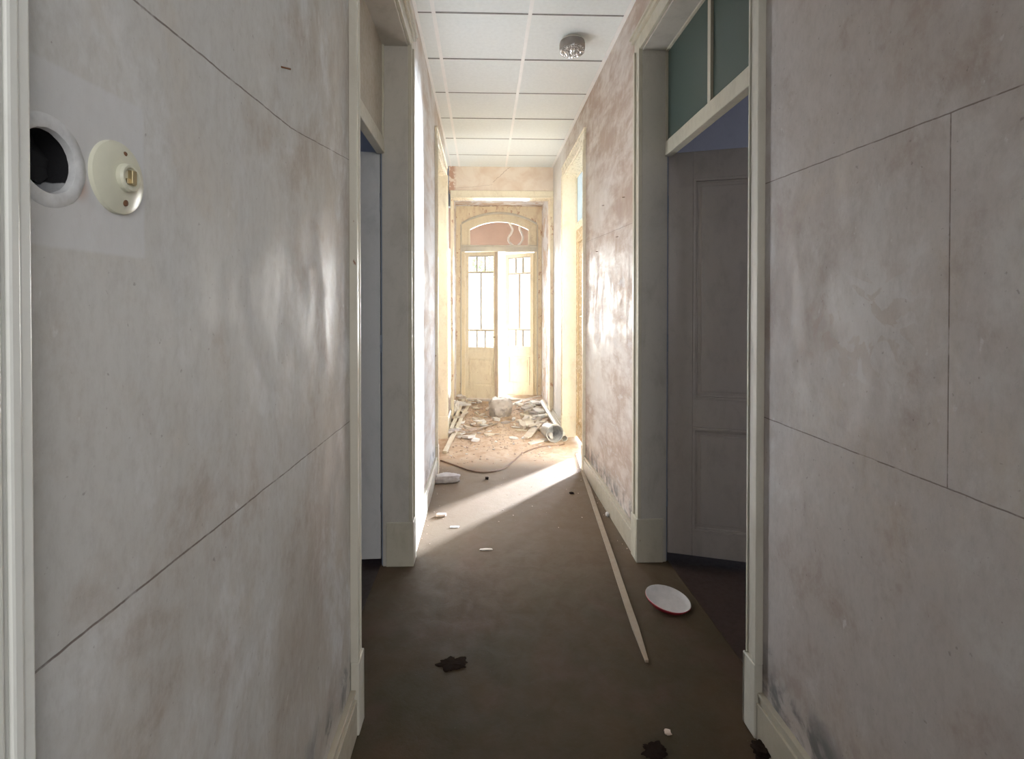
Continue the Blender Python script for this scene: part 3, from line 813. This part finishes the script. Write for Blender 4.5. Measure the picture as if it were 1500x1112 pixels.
# pail on its side
pl = empty('fallen_pail', (.765, 5.40, .108)); pl.rotation_euler = (R(90-3), 0, R(14))
tag(pl, 'grey pail lying on its side with its mouth facing down the corridor', 'pail')
bm = bmesh.new(); lathe(bm, [(.075, -.22), (.092, 0.0), (.098, .002), (.098, .012), (.091, .013)], 40, cap=False); lathe(bm, [(.0, -.221), (.075, -.22)], 40, cap=False); obj('shell', bm, M_pail, pl, smooth=True)
bm = bmesh.new(); lathe(bm, [(.0, -.212), (.072, -.212), (.090, .011)], 40, cap=False); obj('inside', bm, M_pailin, pl, smooth=True)
bm = bmesh.new(); pts = [(.097*math.cos(a), .097*math.sin(a)*.9, .006+.03*math.sin(a)) for a in [math.pi*k/16 for k in range(17)]]; tube(bm, pts, .003, 6); obj('handle', bm, M_metal, pl, smooth=True)
bm = bmesh.new(); vv = bmesh.ops.create_icosphere(bm, subdivisions=3, radius=.05)['verts']
for v in vv: v.co *= 1+.35*noise.noise(v.co*30)
rag = obj('grey_rag', bm, M_lump, smooth=True); rag.scale = (.7, .9, .8); rag.location = (.735, 5.50, .050); tag(rag, 'crumpled pale rag inside the mouth of the fallen pail', 'rag')

# white pipe behind the pail
bm = bmesh.new(); a = Vector((.835, 7.1, .13)); b = Vector((.880, 5.44, .040)); d = (b-a); L = d.length
q = d.to_track_quat('Z', 'Y').to_matrix().to_4x4()
lathe(bm, [(.034, 0), (.034, L), (.029, L), (.029, .02)], 32, Matrix.Translation(a) @ q, cap=False)
o = obj('plastic_pipe', bm, M_pvc, smooth=True); tag(o, 'white plastic pipe lying along the foot of the right wall behind the pail', 'pipe')

def lump(name, loc, size, mat, label, cat, seed=0, rough=.35, freq=2.2, cl_=.75, group=None, flat=False, rz=0, sub=4):
    bm = bmesh.new(); vv = bmesh.ops.create_icosphere(bm, subdivisions=sub, radius=1)['verts']
    for v in vv:
        p = v.co.copy()
        k = 1+rough*noise.noise(p*freq+Vector((seed*7.3, 0, 0)))+rough*.35*noise.noise(p*freq*3+Vector((0, seed*3.1, 0)))
        v.co = Vector((max(-cl_, min(cl_, p.x)), max(-cl_, min(cl_, p.y)), max(-.7, min(.7, p.z))))*k*1.3
        v.co = Vector((v.co.x*size[0]/2, v.co.y*size[1]/2, v.co.z*size[2]/2))
    zmin = min(v.co.z for v in bm.verts)
    for v in bm.verts: v.co.z -= zmin
    o = obj(name, bm, mat, smooth=True); o.location = loc; o.rotation_euler = (0, 0, rz); tag(o, label, cat, group); return o
lump('crumpled_bag', (.225, 6.62, fz(.225, 6.62)-.01), (.25, .24, .24), M_bag, 'crumpled dusty translucent bag standing in the middle of the rubble', 'bag', 3, .20, 2.4, .92)
lump('crumpled_rag', (-.372, 6.72, fz(-.37, 6.72)), (.085, .17, .17), M_plasw, 'round white crumpled rag against the left wall behind the battens', 'rag', 5, .3, 2.4, .95)
# plaster lump on the left with sloped end
lump('plaster_chunk', (-.305, 4.22, 0), (.205, .10, .062), M_plasg, 'oblong plaster chunk by itself on the floor near the left wall', 'plaster chunk', 9, .25, 1.4, rz=.12)
lump('plaster_chip', (-.295, 3.52, 0), (.065, .035, .018), M_plas2, 'small plaster flake beside the edge of the light strip', 'plaster chip', 2, sub=3)
lump('plaster_chip', (.016, 3.02, 0), (.07, .018, .006), M_plas, 'narrow white plaster splinter alone in the middle of the dark floor', 'plaster chip', 4, sub=3)
lump('plaster_chip', (.864, 3.48, 0), (.022, .03, .03), M_plasw, 'tiny white chip standing by the right baseboard', 'plaster chip', 6, sub=3)
lump('plaster_chip', (-.19, 3.34, 0), (.055, .02, .006), M_plasw, 'thin white plaster flake within the strip of light', 'plaster chip', 8, sub=3)
lump('plaster_chip', (.628, 1.69, 0), (.02, .02, .008), M_plas2, 'tiny pink chip at the lower right of the floor', 'plaster chip', 12, sub=3)
lump('dirt_clump', (-.125, 2.05, -.001), (.07, .05, .005), M_crumb, 'dark flattened dirt clump on the near left floor', 'dirt clump', 7, .9, 2.2, .95)
lump('dirt_clump', (.56, 1.62, -.001), (.05, .045, .007), M_crumb, 'dark dirt clump at the bottom of the view right of centre', 'dirt clump', 11, .9, 2.2, .95)
lump('dirt_clump', (.905, 1.60, 0), (.05, .05, .022), M_crumb, 'dark dirt clump against the right baseboard by the near plinth', 'dirt clump', 13, .5, 2.5)
lump('dirt_clump', (.03, 4.27, 0), (.025, .025, .018), M_crumb, 'dark crumb lying below the curved cord', 'dirt clump', 14, .5, 2.5)
lump('dirt_clump', (.69, 3.92, 0), (.028, .03, .008), M_crumb, 'dark crumb just left of the long batten', 'dirt clump', 15, .5, 2.5)

# cord
ctl = [(-.405, 4.80), (-.27, 4.66), (-.109, 4.49), (.03, 4.44), (.165, 4.52), (.28, 4.75), (.387, 5.0), (.52, 5.17), (.656, 5.25), (.80, 5.28), (.86, 5.33)]
pts = []
for i in range(len(ctl)-1):
    p0, p1, p2, p3 = [Vector((*ctl[max(0, min(len(ctl)-1, j))], 0)) for j in (i-1, i, i+1, i+2)]
    for k in range(6):
        t = k/6; v = .5*((2*p1)+(-p0+p2)*t+(2*p0-5*p1+4*p2-p3)*t*t+(-p0+3*p1-3*p2+p3)*t**3)
        pts.append((v.x, v.y, fz(v.x, v.y)+.007))
bm = bmesh.new(); tube(bm, pts, .0065, 7); o = obj('electric_cord', bm, M_cord, smooth=True); tag(o, 'thin brown cord curving right across the floor in front of the rubble', 'cord')

# shards: each its own object
random.seed(77)
mats = [M_plas, M_plas, M_plas2, M_plasw, M_plasw, M_plasg, M_woodp]
def shard_mesh(mat, i):
    bm = bmesh.new(); n = random.randint(4, 7); el = random.uniform(.3, .9)
    pts = []
    for k in range(n):
        a = 2*math.pi*k/n + random.uniform(-.3, .3); r = random.uniform(.6, 1.0)
        pts.append((r*math.cos(a), r*math.sin(a)*el))
    polyprism(bm, pts, random.uniform(.16, .32))
    bmesh.ops.recalc_face_normals(bm, faces=bm.faces)
    me = bpy.data.meshes.new('plaster_shard'); bm.to_mesh(me); bm.free(); me.materials.append(mat); return me
pool = [shard_mesh(mats[i % len(mats)], i) for i in range(28)]
def scatter(nm, count, region, smin, smax, label, group, lift=.0):
    for i in range(count):
        for _ in range(40):
            x, y = region()
            if -.39 < x < .85 and (not (.62 < x and 5.3 < y < 5.75)): break
        s = random.uniform(smin, smax)
        o = bpy.data.objects.new(nm, random.choice(pool)); C.objects.link(o)
        o.location = (x, y, fz(x, y)+.004+lift*random.random()); s *= 1.15; o.scale = (s, s, s*random.uniform(.6, 1.2))
        o.rotation_euler = (random.uniform(-.25, .25), random.uniform(-.25, .25), random.uniform(0, 6.28))
        tag(o, label, 'plaster shard', group)
scatter('plaster_shard', 52, lambda: (random.triangular(-.39, .0, -.36), random.uniform(5.6, 7.5)), .03, .085, 'pale plaster shard in the heap along the left wall around the battens', 'plaster shards heaped at the left wall', .05)
scatter('plaster_shard', 64, lambda: (random.triangular(.42, .85, .75), random.triangular(5.5, 7.5, 6.8)), .035, .10, 'pale plaster shard in the heap along the right wall around the pail and pipe', 'plaster shards heaped at the right wall', .06)
scatter('plaster_shard', 52, lambda: (random.uniform(-.1, .5), random.triangular(5.3, 7.4, 6.6)), .025, .08, 'pale plaster shard lying flat in the middle of the rubble strip', 'plaster shards in the middle of the rubble', .0)
scatter('plaster_flake', 16, lambda: (random.uniform(-.36, .8), random.uniform(4.9, 5.5)), .012, .03, 'small flake of plaster on the dusty floor beyond the cord', 'plaster flakes beyond the cord', .0)
# lath splinters near the sill on the right
for i in range(12):
    x = random.uniform(.55, .84); y = random.uniform(7.0, 7.55); a = random.uniform(-.7, .5); L = random.uniform(.15, .32)
    z = fz(x, y)+.03+.05*random.random()
    dx, dy = math.cos(a)*L/2, math.sin(a)*L/2
    plank('wood_splinter', (max(-.39, x-dx), y-dy, z-.02), (min(.86, x+dx), min(7.54, y+dy), z+.02), .022, .007, random.choice((M_plas2, M_plasw, M_woodp)), 'pinkish wood splinter in the tangle at the right foot of the end door', 'splinter', 'splinters at the foot of the end door')
# grit: uncountable
bm = bmesh.new()
for i in range(1990):
    if i < 1900: x = random.uniform(-.40, .87); y = random.triangular(4.7, 7.55, 6.9)
    elif i < 1950: x = random.choice((random.uniform(-.41, -.30), random.uniform(.80, .88))); y = random.uniform(2.95, 4.8)
    else: x = random.uniform(-.39, .87); y = random.uniform(3.3, 4.8)
    s = random.uniform(.002, .011)*(1 if y > 4.7 else .4)
    M4 = Matrix.Translation((x, y, fz(x, y)+s*.3)) @ Matrix.Rotation(random.uniform(0, 6.28), 4, 'Z') @ Matrix.Rotation(random.uniform(-.5, .5), 4, 'X')
    box(bm, -s, s, -s*.7, s*.6, -s*.4, s*.4, M4)
o = obj('plaster_grit', bm, M_plas2); tag(o, 'fine plaster grit scattered over the corridor floor', 'grit', kind='stuff')

# ------------------------------------------------------------------ light
w = bpy.data.worlds.new('World'); bpy.context.scene.world = w; w.use_nodes = True
bg = w.node_tree.nodes['Background']; bg.inputs[0].default_value = (1.0, .985, .96, 1); bg.inputs[1].default_value = 3.0
def area(name, loc, tgt, sx, sy, e, col=(1,1,1), portal=False, spread=180):
    l = bpy.data.lights.new(name, 'AREA'); l.shape = 'RECTANGLE'; l.size = sx; l.size_y = sy; l.energy = e; l.color = col
    l.spread = R(spread)
    if portal: l.cycles.is_portal = True
    o = bpy.data.objects.new(name, l); C.objects.link(o); o.location = loc
    o.rotation_euler = (Vector(tgt)-Vector(loc)).to_track_quat('-Z', 'Y').to_euler()
    return o
area('door_portal', (.24, YD+.45, 1.45), (.24, 0, 1.45), 1.25, 2.75, 1, portal=True)
sn = bpy.data.lights.new('daylight', 'SUN'); sn.energy = 34; sn.angle = R(75); sn.color = (1.0, .985, .96)
so = bpy.data.objects.new('daylight', sn); C.objects.link(so); so.rotation_euler = Vector((.05, -1, -.28)).to_track_quat('-Z', 'Y').to_euler()
# sky light of the windows in the room behind and the second room on the right
area('window_light_behind', (.95, -1.9, 2.0), (.0, 1.4, 1.4), 1.6, 1.5, 50, (1.0, .98, .96))
area('window_light_bright_room', (4.55, 8.75, 1.75), (.2, 4.0, 1.5), .32, 2.4, 10500, (.76, .86, 1.0))
area('added_light_right_room', (3.9, 2.3, 1.7), (1.0, 2.5, 1.5), .8, 1.3, 15, (.92, .95, 1.0))  # weak lamp added in the first right room, its window unseen
area('added_light_left_room', (-3.3, 2.4, 1.7), (-.6, 2.6, 1.6), .8, 1.3, 8, (.72, .84, 1.0))  # dimmer bluish lamp added in the left room, no window visible

area('corridor_bounce', (.24, 4.9, 2.2), (.24, 7.7, 1.6), .9, .7, 11, (1.0, .98, .95))  # added fill lamp to brighten the end door, no fixture here
# ------------------------------------------------------------------ camera
cd = bpy.data.cameras.new('camera'); cam = bpy.data.objects.new('camera', cd); C.objects.link(cam)
cam.location = (0, 0, H); cam.rotation_euler = (R(90-.6), 0, -R(1.8576))
cd.sensor_width = 36; cd.lens = 36*740/1500; cd.shift_x = .012; cd.shift_y = -.0642; cd.clip_start = .02
sc = bpy.context.scene; sc.camera = cam
sc.view_settings.view_transform = 'Standard'
sc.view_settings.exposure = 0
sc.view_settings.gamma = 1.12
sc.cycles.use_denoising = True
sc.cycles.max_bounces = 14; sc.cycles.diffuse_bounces = 8; sc.cycles.transparent_max_bounces = 16
sc.cycles.sample_clamp_indirect = 8
